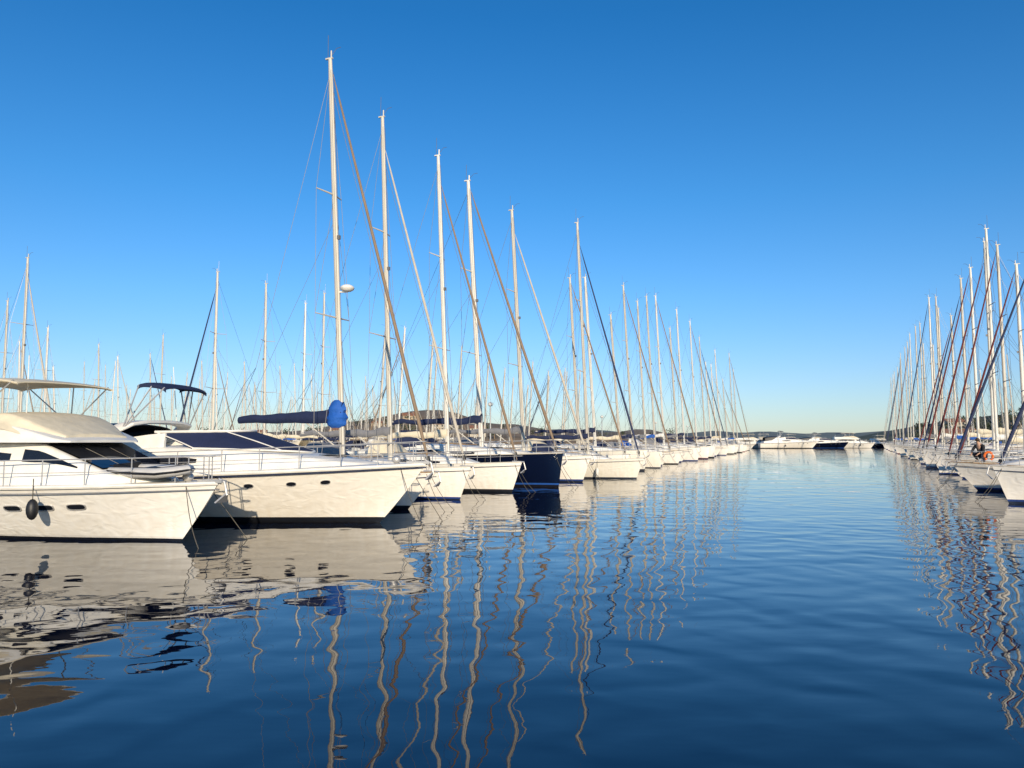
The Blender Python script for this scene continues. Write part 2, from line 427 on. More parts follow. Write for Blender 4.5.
sailboat(X(265,57),57,HB,.95,CAMH+157*57/F,0,H_BLUE,M_CREAM,M_SAIL,1,nojib=True,lib=SBR)
sailboat(X(303,64),64,HB,.9,CAMH+138*64/F,1,H_BLUE,M_NAVY,M_SAIL,1,nojib=True,lib=SBR)
sailboat(X(322,68.5),68.5,HB,.95,CAMH+148*68.5/F,0,H_BLUE,M_NAVY,M_SAIL,1,nojib=True,lib=SBR)
sailboat(X(20,50),50,HL,.95,CAMH+184*50/F,0,H_BLUE,M_NAVY,M_SAIL,1,lib=SBR)
sailboat(X(44,64),64,HL,.9,CAMH+113*64/F,1,H_BLUE,M_CREAM,M_SAIL,1,nojib=True,lib=SBR)
sailboat(X(2,60),60,HL,.9,CAMH+140*60/F,1,H_BLUE,M_CREAM,M_SAIL,1,nojib=True,lib=SBR)
sailboat(X(160,88),88,HL,.9,CAMH+105*88/F,1,H_BLUE,M_CREAM,M_SAIL,1,nojib=True,lib=SBR)
back_row(lambda d:-22+.385*(d-50)-1,74,140,4.4,HB,10.5,15.5,0,.05)
back_row(lambda d:-48+.385*(d-100),84,205,3.9,HL,10.5,16.5,1,.05)
back_row(lambda d:-88+.385*(d-100),112,240,3.9,HB,11,17,0,.05)
back_row(lambda d:-104+.385*(d-100),150,260,4.5,HL,12,18,0,.05)
# right pier
HR=math.radians(154)
rt=[(874,362),(900,330),(909,318),(926,296),(944,296),(962,284),(975,265),(985,268),(992,240),(1004,228),(1010,262),(1060,262)]
def topr(u):
    for a,b in zip(rt,rt[1:]):
        if a[0]<=u<=b[0]: return lerp(a[1],b[1],(u-a[0])/(b[0]-a[0]))
    return 362 if u<900 else 262
hx,hy=math.cos(HR),math.sin(HR)
ds=[29.5,37.0,43.0,48.2,53.6]; 
while ds[-1]<235: ds.append(ds[-1]+random.choice([4.0,4.4,5.5,7.5,11.0])+(ds[-1]-50)*.035)
BOATS_R=[]
for i,d in enumerate(ds):
    bx=18.6+.464*(d-29.5); s=random.uniform(.85,1.05) if i>1 else .95
    if i==0: bx=18.5
    if i==1: bx=21.2
    mx=bx-4*s*hx; my=d-4*s*hy; u=512+mx/my*F
    H=CAMH+(HV-topr(u))*my/F; H=max(11,min(22,H*random.choice([1.0,1.0,.93,.85,.7])))
    if i==4: H=CAMH+213*my/F*1.01
    jb=M_SAILR if i in (3,5,6,8) else random.choice(jibs+[M_SAILN,M_SAILB,M_SAILR])
    BOATS_R.append(sailboat(mx,my,HR+random.uniform(-.07,.07),s,H,0 if i in(0,) else (1 if i==1 else random.choice([0,1,2])),
        H_BLUE if i<2 else random.choice(hulls),random.choice(covers),jb,2 if d<90 else 1,
        label='white sailboat with sloping stem and person on its foredeck' if i==1 else None,nojib=(i>3 and i not in (5,8) and random.random()<.45),lib=SBR))
back_row(lambda d:18.6+.464*(d-29.5)+19,92,230,9.0,HR+math.pi,12,17.5,0,.05)

# ------------------------------------------------------------ motor yachts
def ribbon(m,path,hw,th,mi=0):
    rows=[]
    path=[Vector(p) for p in path]
    for i,p in enumerate(path):
        a=path[max(0,i-1)];b=path[min(len(path)-1,i+1)]; d=(b-a).normalized()
        x=Vector((1,0,0)); nrm=d.cross(x).normalized()
        w=hw[i] if isinstance(hw,list) else hw
        rows.append([p+x*w+nrm*th*.4,p+x*w*.8+nrm*th,p-x*w*.8+nrm*th,p-x*w+nrm*th*.4,p-x*w-nrm*th*.4,p-x*w*.8-nrm*th,p+x*w*.8-nrm*th,p+x*w-nrm*th*.4])
    m.loft(rows,mi)
def screen(c0,s0,c1,s1,th=.03,n=14,k=5,f0=-1,f1=1,off=0):
    m=MB(); 
    def P(a,b):
        q=abs(a); bx=lerp(c0[0],s0[0],q**2.2); bz=lerp(c0[1],s0[2],q); tx=lerp(c1[0],s1[0],q**2.2); tz=lerp(c1[1],s1[2],q)
        yb=s0[1]*math.sin(a*math.pi/2*.85)/math.sin(math.pi/2*.85); yt=s1[1]*math.sin(a*math.pi/2*.85)/math.sin(math.pi/2*.85)
        return Vector((lerp(bx,tx,b)+.05*math.sin(math.pi*b)+off,lerp(yb,yt,b)*(1+off*.4),lerp(bz,tz,b)+off*.5))
    rows=[[P(lerp(f0,f1,i/n),j/k) for j in range(k+1)] for i in range(n+1)]
    m.grid(rows); m.grid([[p-Vector((th,0,th*.5)) for p in r][::-1] for r in rows])
    for rr in (rows[0],rows[-1]):
        m.grid([rr,[p-Vector((th,0,th*.5)) for p in rr]])
    for j in (0,k):
        m.grid([[r[j] for r in rows],[r[j]-Vector((th,0,th*.5)) for r in rows]])
    return m,P
def canopy(x0,x1,w,z,bow=.18,slope=0.0,th=.025,n=10,val=.12):
    m=MB(); rows=[]
    for i in range(n+1):
        t=i/n; x=lerp(x0,x1,t); zz=z+slope*t-.1*(2*t-1)**4
        r=[(x,w,zz-bow-val),(x,w,zz-bow)]+[(x,w*math.cos(math.pi*(k+.5)/9),zz-bow+bow*math.sin(math.pi*(k+.5)/9)) for k in range(9)]+[(x,-w,zz-bow),(x,-w,zz-bow-val)]
        rows.append(r+[(p[0],p[1]*.98,p[2]-th) for p in reversed(r)])
    m.loft(rows); return m
def porthole(H,t,u,side,rx,rz,sq=1.0,n=20):
    c=H.pt(t,u,side)
    tx=(H.pt(t+.01,u,side)-H.pt(t-.01,u,side)); tx.normalize()
    tz=(H.pt(t,u+.02,side)-H.pt(t,u-.02,side)); tz.normalize()
    nn=tx.cross(tz).normalized()
    if nn.y*side<0: nn=-nn
    g=MB(); fr=MB()
    def ring(k,o):
        r=[]
        for i in range(n):
            a=2*math.pi*i/n; ca,sa=math.cos(a),math.sin(a)
            ca=math.copysign(abs(ca)**sq,ca); sa=math.copysign(abs(sa)**sq,sa)
            r.append(c+tx*(rx*k*ca)+tz*((rz+(k-1)*rx*.9)*sa)+nn*o)
        return r
    g.loft([ring(1,-.03),ring(1,.010),ring(.9,.012)])
    fr.grid([ring(1.0,-.02),ring(1.0,.018),ring(1.10,.022),ring(1.16,-.02)],0,True)
    return g,fr
def bowgear(R,H):
    zf=H.sh(1); m=MB()
    m.box(-.55,.14,-.09,.09,zf-.02,zf+.05)
    m.tube([(.0,0,zf+.07),(.16,0,zf-.0),(.24,0,zf-.3)],.03,6)
    m.loft([[(.2,-.02,zf-.25),(.26,-.02,zf-.25),(.26,.02,zf-.25),(.2,.02,zf-.25)],[(.04,-.2,zf-.46),(.08,-.2,zf-.48),(.08,.2,zf-.48),(.04,.2,zf-.46)]])
    obj('anchor',m.mesh('anchor',[M_STEEL]),R)
    for sd in (1,-1):
        m=MB()
        P0=Vector((-.7,sd*.3,zf+.02)); P1=Vector((.5,sd*.9,-.4)); k=12
        m.tube([lerp(P0,P1,i/k)+Vector((0,sd*.12*math.sin(math.pi*i/k),-.1*math.sin(math.pi*i/k))) for i in range(k+1)],.010,5)
        obj('mooring_line',m.mesh('mooring_line',[M_ROPE]),R)
    m=MB(); m.ell((-.9,0,zf+.1),.14,.12,.12); obj('windlass',m.mesh('windlass',[M_STEEL]),R)

def yacht_A(loc,hd,s,label,group=None):
    R=root('motor_yacht',label,'motor yacht',group,loc,hd,s)
    H=Hull(12.2,3.9,1.2,1.42,1.15,.5,.3,1.15,ws=.85,q=2.5,tm=.42,tr=0,se=1.3,stem=1.1)
    obj('hull',H.build(34,14).mesh('hull',[H_A]),R)
    m=MB(); H.deck(m,drop=.0); obj('deck',m.mesh('deck',[M_DECK]),R)
    m=MB(); H.strip(m,.012,-.03,.045,0); H.strip(m,.0,-.17,.014,1)
    obj('rubbing_strake',m.mesh('rubbing_strake',[M_DECK,M_GREYC]),R)
    for t in ((.62,.69,.755) ):
        for sd in (1,-1):
            g,f=porthole(H,t,.72,sd,.21,.075,.55)
            w=obj('porthole',g.mesh('porthole',[M_GLASS]),R); obj('frame',f.mesh('frame',[M_STEEL]),w)
    sts=[(-1.3,.35,.25,1.3,1.42),(-1.9,.85,.7,1.3,1.54),(-2.3,1.2,1.02,1.28,1.64),(-2.4,1.24,1.05,1.28,1.66),(-4.15,1.46,1.2,1.25,2.30),(-4.6,1.5,1.25,1.25,2.34),(-9.4,1.55,1.35,1.2,2.36),(-9.6,1.5,1.3,1.2,2.31)]
    m=MB(); cabin(m,sts,.05,.12)
    c=obj('cabin',m.mesh('cabin',[M_DECK],ang=30),R)
    def scr(y0,y1):
        m=MB(); rows=[]
        for i in range(9):
            x=lerp(-2.52,-4.1,i/8); s_=st_at(sts,x)
            row=[]
            for k in range(6):
                y=lerp(y0,y1,k/5)*(s_[2]-.10); z=s_[4]+.05*(1-abs(y)/s_[2]*.6)+.022
                row.append(Vector((s_[0],y,z)))
            rows.append(row)
        m.grid(rows); m.grid([[p-Vector((0,0,.03)) for p in r][::-1] for r in rows]); return m
    for a,b in ((-1,-.36),(-.33,.33),(.36,1)): obj('windscreen',scr(a,b).mesh('windscreen',[M_GLASS],ang=80),c)
    for sd in (1,-1):
        m=MB(); rows=[]
        for i in range(9):
            t=i/8; x=lerp(-3.1,-4.6,t); s_=st_at(sts,x); rr=.12
            lo=lerp(.90,.66,min(1,t*1.3)); hi=.96
            rows.append([Vector((x,sd*(lerp(s_[1],s_[2],f)+.012),lerp(s_[3],s_[4]-rr,f))) for f in (lo,hi)])
        m.loft([[a[0],a[1],a[1]-Vector((0,sd*.03,0)),a[0]-Vector((0,sd*.03,0))] for a in rows])
        obj('window',m.mesh('window',[M_GLASS]),c)
        obj('window',sidewin(sts,-5.0,-8.9,.6,.94,sd,n=14,taper=0).mesh('window',[M_GLASS]),c)
    fs=smooth_sts([(-3.5,1.0,1.0,2.34,2.38),(-3.8,1.35,1.3,2.34,2.46),(-4.6,1.6,1.42,2.34,2.68),(-5.3,1.7,1.5,2.34,2.80),(-6.6,1.75,1.6,2.34,2.84),(-9.8,1.7,1.55,2.34,2.86)],2)
    m=MB(); cabin(m,fs,.03,.08); fb=obj('flybridge',m.mesh('flybridge',[M_DECK],ang=40),R)
    cs=smooth_sts([(-3.75,1.05,.92,2.42,2.50),(-4.4,1.4,1.2,2.5,2.78),(-5.0,1.56,1.3,2.66,3.0),(-5.5,1.62,1.34,2.7,3.06),(-6.2,1.66,1.38,2.75,3.0),(-7.8,1.62,1.38,2.75,2.94)],3)
    m=MB(); cabin(m,cs,.06,.12); obj('canvas_cover',m.mesh('canvas_cover',[M_CREAM],ang=50),fb)
    m=canopy(-4.8,-8.2,1.4,3.95,.08,0.06,val=.02); bi=obj('bimini_canopy',m.mesh('bimini_canopy',[M_CREAM]),R)
    for sd in (1,-1):
        m=MB()
        for a,b in (((-6.4,1.5,2.8),(-4.95,1.38,3.84)),((-6.4,1.5,2.8),(-6.2,1.38,3.86)),((-6.4,1.5,2.8),(-7.9,1.38,3.88))):
            m.tube([(a[0],a[1]*sd,a[2]),(b[0],b[1]*sd,b[2])],.018,5)
        obj('canopy_frame',m.mesh('canopy_frame',[M_STEEL]),bi)
    m=MB(); m.tube([(-5.2,-.8,3.0),(-5.2,-.8,4.5)],.012,5); obj('antenna',m.mesh('antenna',[M_DECK]),fb)
    obj('bow_rail',rail(H,[.42,.52,.62,.7,.78,.86,.93,.985],.6,.014).mesh('bow_rail',[M_STEEL]),R)
    bowgear(R,H)
    return R,H

def yacht_B(loc,hd,s,label,group=None,cover=None):
    R=root('motor_yacht',label,'motor yacht',group,loc,hd,s)
    H=Hull(13.4,4.1,1.30,1.74,1.5,.55,.28,1.1,ws=.88,q=2.5,tm=.42,tr=0,se=1.5,stem=1.15)
    obj('hull',H.build(36,14).mesh('hull',[H_B]),R)
    m=MB(); H.deck(m,drop=.0); obj('deck',m.mesh('deck',[M_DECK]),R)
    m=MB(); H.strip(m,.012,-.05,.05,0); H.strip(m,.006,-.13,.018,1)
    obj('rubbing_strake',m.mesh('rubbing_strake',[M_DECK,M_NAVY]),R)
    for t in (.655,.745,.815):
        for sd in (1,-1):
            g,f=porthole(H,t,.8,sd,.13,.07,.9)
            w=obj('porthole',g.mesh('porthole',[M_GLASS]),R); obj('frame',f.mesh('frame',[M_STEEL]),w)
    sts=smooth_sts([(-1.5,.35,.25,1.62,1.70),(-2.3,.85,.65,1.58,1.80),(-3.3,1.25,1.0,1.52,1.92),(-4.6,1.5,1.28,1.45,2.06),(-6.2,1.66,1.45,1.4,2.16),(-8.0,1.75,1.6,1.36,2.18),(-10.5,1.8,1.68,1.33,2.0),(-12.6,1.75,1.65,1.3,1.7)],3)
    m=MB(); cabin(m,sts,.06,.16); c=obj('cabin',m.mesh('cabin',[M_DECK],ang=60),R)
    for sd in (1,-1):
        obj('window',sidewin(sts,-6.4,-8.6,.45,.8,sd,n=12,taper=.1).mesh('window',[M_GLASS]),c)
    m=MB(); m.box(-3.2,-2.6,-.3,.3,1.88,1.97); obj('deck_hatch',m.mesh('deck_hatch',[M_GLASS]),R)
    sm_,P=screen((-3.6,2.03),(-6.6,1.45,2.16),(-5.6,2.66),(-8.0,1.28,2.62))
    sc=obj('windscreen',sm_.mesh('windscreen',[cover or M_GLASS],ang=80),R)
    m=MB(); m.tube([P(lerp(-1,1,i/16),1)+Vector((0,0,.02)) for i in range(17)],.04,6)
    m.tube([P(lerp(-1,1,i/16),0) for i in range(17)],.03,6)
    for a in (-1,-.45,.45,1): m.tube([P(a,j/4)+Vector((.02,0,.01)) for j in range(5)],.018,5)
    obj('frame',m.mesh('frame',[M_DECK]),sc)
    for sd in (1,-1):
        m=MB(); rows=[]
        for i in range(11):
            t=i/10; x=lerp(-7.6,-10.2,t); zt=2.6-.42*t**1.4; y=lerp(1.36,1.66,t)
            s_=st_at(sts,x)
            rows.append([(x,sd*(y+.06),s_[4]-.1),(x,sd*(y-.02),zt),(x,sd*(y-.09),zt),(x,sd*(y-.04),s_[4]-.1)])
        m.loft(rows); obj('coaming',m.mesh('coaming',[M_DECK]),R)
    m=MB()
    ribbon(m,[(-10.8,1.72,1.7),(-10.0,1.66,2.15),(-9.3,1.55,2.65),(-8.95,1.35,2.86),(-8.85,.8,2.94),(-8.8,0,2.96),(-8.85,-.8,2.94),(-8.95,-1.35,2.86),(-9.3,-1.55,2.65),(-10.0,-1.66,2.15),(-10.8,-1.72,1.7)],[.5,.4,.32,.28,.26,.25,.26,.28,.32,.4,.5],.055)
    ar=obj('radar_arch',m.mesh('radar_arch',[M_DECK]),R)
    m=MB(); m.tube([(-8.9,.9,2.92),(-9.1,.9,4.8)],.012,5); obj('antenna',m.mesh('antenna',[M_DECK]),ar)
    m=canopy(-7.9,-8.9,1.0,4.1,.08,.12,val=.08); bi=obj('bimini_canopy',m.mesh('bimini_canopy',[M_NAVY]),R)
    for sd in (1,-1):
        m=MB()
        m.tube([(-8.95,1.5*sd,2.7),(-7.95,.98*sd,3.98)],.022,5); m.tube([(-8.95,1.5*sd,2.7),(-8.4,.98*sd,4.03)],.022,5); m.tube([(-8.95,1.5*sd,2.7),(-8.85,.98*sd,4.08)],.022,5)
        obj('canopy_frame',m.mesh('canopy_frame',[M_STEEL]),bi)
    m=canopy(-9.6,-12.3,1.6,3.0,.2,-.25,val=.8); obj('cockpit_canopy',m.mesh('cockpit_canopy',[M_BLACK]),R)
    obj('bow_rail',rail(H,[.4,.5,.6,.68,.76,.84,.91,.98],.62,.014).mesh('bow_rail',[M_STEEL]),R)
    bowgear(R,H)
    return R,H
H_A=hullmat('yacht_white_black_bottom',(.85,.82,.76),(0.72,.70,.66),(0.01,0.012,0.02),0.06,0.10)
H_B=hullmat('yacht_white_dark_boot',(.85,.80,.71),(0.012,0.014,0.02),(0.01,0.01,0.012),0.02,0.17)

RA,HA=yacht_A((X(221,17.9),17.9,0),math.radians(-19),1.0,'white flybridge motor yacht with cream canvas covers and portholes')
RB,HB_=yacht_B((X(426,22.0),22.0,0),math.radians(-13),1.0,'white motor cruiser with navy windscreen cover and radar arch',cover=M_NAVY)
m=MB(); m.tube([(0,0,.5),(0,0,0)],.012,5,1); m.ell((0,0,-.2),.13,.13,.24,12,8)
FM=m.mesh('fender',[M_BLACK,M_ROPE])
for t in (.695,.4):
    p=HA.pt(t,.98,-1); obj('fender',FM,RA,(p.x,p.y-.1,p.z-.28))
p=HB_.pt(.42,.98,-1); obj('fender',FM,RB,(p.x,p.y-.1,p.z-.5))
SRC={}
for o in list(COL.objects): SRC.setdefault(o,[])
for o in list(COL.objects):
    if o.parent: SRC[o.parent].append(o)
def copy_yacht(src,loc,hd,s,label,group,dark=False):
    R=root('motor_yacht',label,'motor yacht',group,loc,hd,s)
    def rec(o,par):
        for ch in SRC[o]:
            n=ch.copy(); COL.objects.link(n); n.parent=par
            if dark and n.name.startswith('hull'): n.material_slots[0].link='OBJECT'; n.material_slots[0].material=H_NAVY
            rec(ch,n)
    rec(src,R); return R
G='motor yachts moored at the far quay'
# u = bearing of the bow as seen down the channel, d = distance
for u,d,hd,s,src,dk in ((772,222,-15,1.05,RA,0),(786,236,-60,1.1,RB,0),(762,232,-110,1.1,RA,0),(817,216,-8,1.2,RB,0),(800,240,-80,1.1,RA,1),
    (848,222,-12,1.1,RB,1),(829,238,-70,1.1,RA,1),(846,244,-100,1.1,RB,0),(874,224,-15,1.15,RA,0),(866,242,-80,1.1,RB,1),(886,238,-95,1.0,RA,1),(750,226,-70,1.0,RB,0)):
    l=('dark blue ' if dk else 'white ')+('flybridge motor yacht' if src is RA else 'motor cruiser')+' moored at far quay'
    copy_yacht(src,(X(u,d),d,0),math.radians(hd),s,l,G,dk)

# inflatable dinghy on yacht A foredeck
e=root('inflatable_dinghy','grey inflatable dinghy with black trim lying on foredeck','dinghy',None,(0,0,0),0)
M=Matrix.Translation(RA.location)@Matrix.Rotation(math.radians(-19),4,'Z')
e.location=M@Vector((-1.55,-.35,1.66)); e.rotation_euler=(math.radians(4),math.radians(3),math.radians(-19)); e.scale=(.9,.9,.75)
m=MB(); path=[(-1.1,.42,0),(-.3,.45,0),(.45,.42,.03),(.85,.25,.1),(1.0,0,.14),(.85,-.25,.1),(.45,-.42,.03),(-.3,-.45,0),(-1.1,-.42,0)]
m.tube(path,[.1,.16,.165,.16,.155,.16,.165,.16,.1],10)
obj('tube',m.mesh('tube',[M_TUBE]),e)
m=MB(); m.tube([(p[0]*1.12,p[1]*1.36,p[2]) for p in path],.04,6); m.tube([(p[0]*1.0,p[1]*1.0,p[2]+.155) for p in path],.02,6); m.box(-1.0,-.9,-.4,.4,-.12,.2); m.box(-.35,-.1,-.4,.4,.05,.09)
m.grid([[(-1,-.4,-.1),(-1,.4,-.1)],[(.5,-.38,-.08),(.5,.38,-.08)],[(.9,-.05,.05),(.9,.05,.05)]])
obj('floor_and_trim',m.mesh('floor_and_trim',[M_BLACK]),e)

# ------------------------------------------------------------ person on boat foredeck
SK=mat('skin',(.5,.3,.2),.6); JK=mat('black_jacket',(.012,.012,.016),.8); TR=mat('dark_trousers',(.02,.025,.04),.8); HRM=mat('brown_hair',(.05,.025,.012),.7); SHO=mat('shoes',(.25,.25,.25),.7)
def skin(name,vs,es,rs,mt,par,sub=2,rt=0):
    me=bpy.data.meshes.new(name); me.from_pydata(vs,es,[]); me.materials.append(mt)
    o=obj(name,me,par); 
    o.modifiers.new('skin','SKIN'); 
    bpy.context.view_layer.objects.active=o
    if not me.skin_vertices:
        o.select_set(True); bpy.ops.object.mode_set(mode='EDIT'); bpy.ops.mesh.customdata_skin_add(); bpy.ops.object.mode_set(mode='OBJECT')
    for i,r in enumerate(rs):
        me.skin_vertices[0].data[i].radius=(r,r) if not isinstance(r,tuple) else r
        me.skin_vertices[0].data[i].use_root=(i==rt)
    s=o.modifiers.new('sub','SUBSURF'); s.levels=sub; s.render_levels=sub
    return o
R2=BOATS_R[1]
pr=root('person','person in black jacket crouching on sailboat foredeck, hands low','person',None,(0,0,0),0)
Mr=Matrix.Translation(R2.location)@Matrix.Rotation(R2.rotation_euler.z,4,'Z')
pr.location=Mr@Vector((-1.3,.1,1.33)); pr.rotation_euler=(0,0,math.radians(205))
V=[(-.12,0,.36),(-.05,0,.52),(.06,0,.72),(.13,0,.84),(.17,0,.9),(.22,0,1.0)]
E=[(0,1),(1,2),(2,3),(3,4),(4,5)]
Rr=[(.13,.15),(.12,.14),(.12,.17),(.06,.06),(.055,.055),(.085,.1)]
for sd in (1,-1):
    b=len(V); V+=[(-.08,sd*.11,.32),(.28,sd*.2,.42),(.0,sd*.16,.09),(.12,sd*.17,.04)]; E+=[(0,b),(b,b+1),(b+1,b+2),(b+2,b+3)]; Rr+=[.1,.065,.045,.035]
    b=len(V); V+=[(.08,sd*.19,.76),(.22,sd*.27,.52),(.42,sd*.17,.4),(.47,sd*.16,.37),(.5,sd*.155,.35)]; E+=[(3,b),(b,b+1),(b+1,b+2),(b+2,b+3),(b+3,b+4)]; Rr+=[.06,.045,.03,.03,.03]
    hb=b+4
    for f in range(4):
        c=len(V); y=sd*(.155+(f-1.5)*.02); V+=[(.545,y,.325-.002*f),(.57,y,.295)]; E+=[(hb,c),(c,c+1)]; Rr+=[.0095,.008]
    c=len(V); V+=[(.50,sd*.115,.335),(.53,sd*.11,.31)]; E+=[(b+3,c),(c,c+1)]; Rr+=[.011,.009]
body=skin('body',V,E,Rr,SK,pr)
V=[(-.13,0,.40),(-.05,0,.54),(.06,0,.72),(.12,0,.83)];E=[(0,1),(1,2),(2,3)];Rr=[(.15,.17),(.145,.17),(.14,.19),(.08,.09)]
for sd in (1,-1):
    b=len(V); V+=[(.08,sd*.2,.76),(.22,sd*.275,.52),(.38,sd*.19,.42)];E+=[(2,b),(b,b+1),(b+1,b+2)];Rr+=[.08,.06,.045]
skin('jacket',V,E,Rr,JK,pr)
V=[(-.12,0,.35)];E=[];Rr=[(.15,.17)]
for sd in (1,-1):
    b=len(V); V+=[(-.08,sd*.12,.32),(.29,sd*.2,.43),(.02,sd*.165,.12)];E+=[(0,b),(b,b+1),(b+1,b+2)];Rr+=[.12,.08,.06]
skin('trousers',V,E,Rr,TR,pr)
m=MB(); m.ell((.2,0,1.055),.1,.1,.09,12,8); m.ell((.155,0,1.0),.07,.09,.1,12,8); obj('hair',m.mesh('hair',[HRM]),pr)
for sd in (1,-1):
    m=MB(); m.ell((.318,sd*.035,1.01),.01,.014,.01,8,5); obj('eye',m.mesh('eye',[M_BLACK]),pr)
    m=MB(); m.ell((.07,sd*.165,.045),.14,.05,.045,10,6); obj('shoe',m.mesh('shoe',[SHO]),pr)
lb=root('lifebuoy','orange horseshoe lifebuoy hung on a guard rail','lifebuoy',None,(0,0,0),0)
lb.location=Mr@Vector((-1.55,.68,1.62)); lb.rotation_euler=(0,0,R2.rotation_euler.z)
m=MB(); m.tube([(.17*math.cos(a),0,.19*math.sin(a)) for a in [math.radians(x) for x in range(-60,241,25)]],.055,8)
obj('float',m.mesh('float',[M_ORANGE]),lb)

# ------------------------------------------------------------ piers, lamps
def pier(name,p0,p1,w,z=.75):
    p0=Vector((*p0,0));p1=Vector((*p1,0)); d=(p1-p0); L=d.length; a=math.atan2(d.y,d.x)
    m=MB(); n=int(L/6)
    for i in range(n):
        x0=i*L/n+.02;x1=(i+1)*L/n-.02
        m.box(x0,x1,-w/2,w/2,z-.25,z,0); m.box(x0,x1,-w/2-.04,-w/2+.001,z-.2,z-.06,1); m.box(x0,x1,w/2-.001,w/2+.04,z-.2,z-.06,1)
        m.tube([((x0+x1)/2,w/2-.3,z-.2),((x0+x1)/2,w/2-.3,-2)],.18,8); m.tube([((x0+x1)/2,-w/2+.3,z-.2),((x0+x1)/2,-w/2+.3,-2)],.18,8)
    o=obj(name,m.mesh(name,[M_CONC,M_TEAK],smooth=False)); o.location=p0; o.rotation_euler=(0,0,a); o['kind']='structure'
def off(fx,d,k,hd): return (fx(d)-k*math.cos(hd),d-k*math.sin(hd))
fl=lambda d:-2.5+.39*(d-26)
pier('pier',off(fl,8,13.5,HL),off(fl,180,13.5,HL),2.2)
fr_=lambda d:18.6+.464*(d-29.5)
pier('pier',off(fr_,25,13.5,HR),off(fr_,245,13.5,HR),2.2)
f3=lambda d:-48+.385*(d-100)
pier('pier',off(f3,80,9.5,HL),off(f3,210,9.5,HL),2.2)
m=MB(); m.tube([(0,0,0),(0,0,.3),(0,0,4.5)],[.1,.07,.05],8); LP=m.mesh('post',[M_STEEL])
m=MB(); m.tube([(0,0,4.5),(0,0,4.6),(0,0,4.75),(0,0,4.9)],[.06,.2,.22,.05],10); LH=m.mesh('lamp_head',[M_FEND])
for fx,hd,dd in ((fl,HL,range(60,178,35)),(fr_,HR,range(60,240,40))):
    for d in dd:
        x,y=off(fx,d,13.5,hd); e=root('street_lamp','grey steel lamp post standing on concrete pier','street lamp','lamp posts on the piers',(x,y,.75),0)
        obj('post',LP,e);obj('lamp_head',LH,e)

# ------------------------------------------------------------ land
def groundmat(name,a,b):
    m=mat(name,a,.95,var=.1)
    N=m.node_tree.nodes
    for n in N:
        if n.type=='VALTORGB': n.color_ramp.elements[0].color=(*a,1); n.color_ramp.elements[1].color=(*b,1)
        if n.type=='TEX_NOISE': n.inputs['Scale'].default_value=.03; n.inputs['Detail'].default_value=8
    return m
M_HILL=groundmat('dry_scrub_hill',(.13,.095,.055),(.28,.19,.11))
M_HILLG=groundmat('wooded_hill',(.045,.06,.03),(.10,.10,.055))
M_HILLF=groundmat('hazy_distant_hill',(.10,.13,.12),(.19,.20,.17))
def land(name,x0,x1,y0,hf,depth,mt,n=90):
    m=MB(); rows=[]
    for k,(fy,fh) in enumerate(((0,-.02),(.02,.12),(.12,.35),(.3,.7),(.5,1),(.8,.8),(1,.2))):
        r=[]
        for i in range(n+1):
            x=lerp(x0,x1,i/n); h=hf(x)*fh*(1+.25*noise.noise(Vector((x*.02,k*1.7,3))))
            if k==0:h=-1
            r.append((x,y0+fy*depth+8*noise.noise(Vector((x*.01,k,0))),h))
        rows.append(r)
    m.grid(rows); o=obj(name,m.mesh(name,[mt],ang=180)); o['kind']='structure'; return o
def sm(a,b,x): 
    t=max(0,min(1,(x-a)/(b-a))); return t*t*(3-2*t)
hR=lambda x:max(.5,1.5+26*sm(235,410,x)+4*noise.noise(Vector((x*.012,0,0)))*sm(235,300,x))
hC=lambda x:16+6*noise.noise(Vector((x*.005,5,0)))+3*noise.noise(Vector((x*.02,2,0)))
hLf=lambda x:10+22*math.exp(-((x+85)/85)**2)+9*noise.noise(Vector((x*.02,9,0)))+6*sm(-200,-600,x)
land('hillside',225,900,430,hR,220,M_HILLG)
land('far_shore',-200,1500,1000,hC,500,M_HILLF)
land('hill',-1200,170,620,hLf,300,M_HILL)
M_LEAF=mat('foliage',(.06,.075,.03),.8,var=.5,vscale=.15); M_LEAF2=mat('dark_foliage',(.035,.05,.02),.8,var=.4,vscale=.15)
m=MB()
def treeclump(x,y,z,h,w,n=90):
    for c in range(random.randint(4,6)):
        cx=x+random.uniform(-w*.5,w*.5); cy=y+random.uniform(-w*.5,w*.5); cz=z+h*random.uniform(.4,.9); cr=w*random.uniform(.25,.42)
        for k in range(n//5):
            v=Vector((random.gauss(0,1),random.gauss(0,1),random.gauss(0,.7))).normalized()*cr*random.uniform(.6,1.05)
            p=Vector((cx,cy,cz))+v; a=Vector((random.uniform(-1,1),random.uniform(-1,1),random.uniform(-1,1))).normalized()
            b=a.orthogonal().normalized(); s=random.uniform(.35,.8)
            m.add([p+a*s,p+b*s*.8,p-a*s,p-b*s*.8],[(0,1,2,3)],random.randint(0,1))
    m.tube([(x,y,z-1),(x,y,z+h*.6)],[.3,.15],5,2)
for i in range(330):
    x=random.uniform(240,640)*1.0; f=random.uniform(.03,.5); y=430+220*f
    if x/y<.53: continue
    treeclump(x,y,hR(x)*(.25+.75*min(1,f/.5)),random.uniform(5,9),random.uniform(4,8))
for i in range(80):
    x=random.uniform(-560,150); f=random.uniform(.02,.3); y=620+300*f
    treeclump(x,y,hLf(x)*(.2+.8*min(1,f/.5)),random.uniform(5,8),random.uniform(5,9),60)
o=obj('wood',m.mesh('wood',[M_LEAF,M_LEAF2,M_TEAK],smooth=False)); o['kind']='stuff'; o['label']='scrubby green trees covering the low far shore'; o['category']='trees'
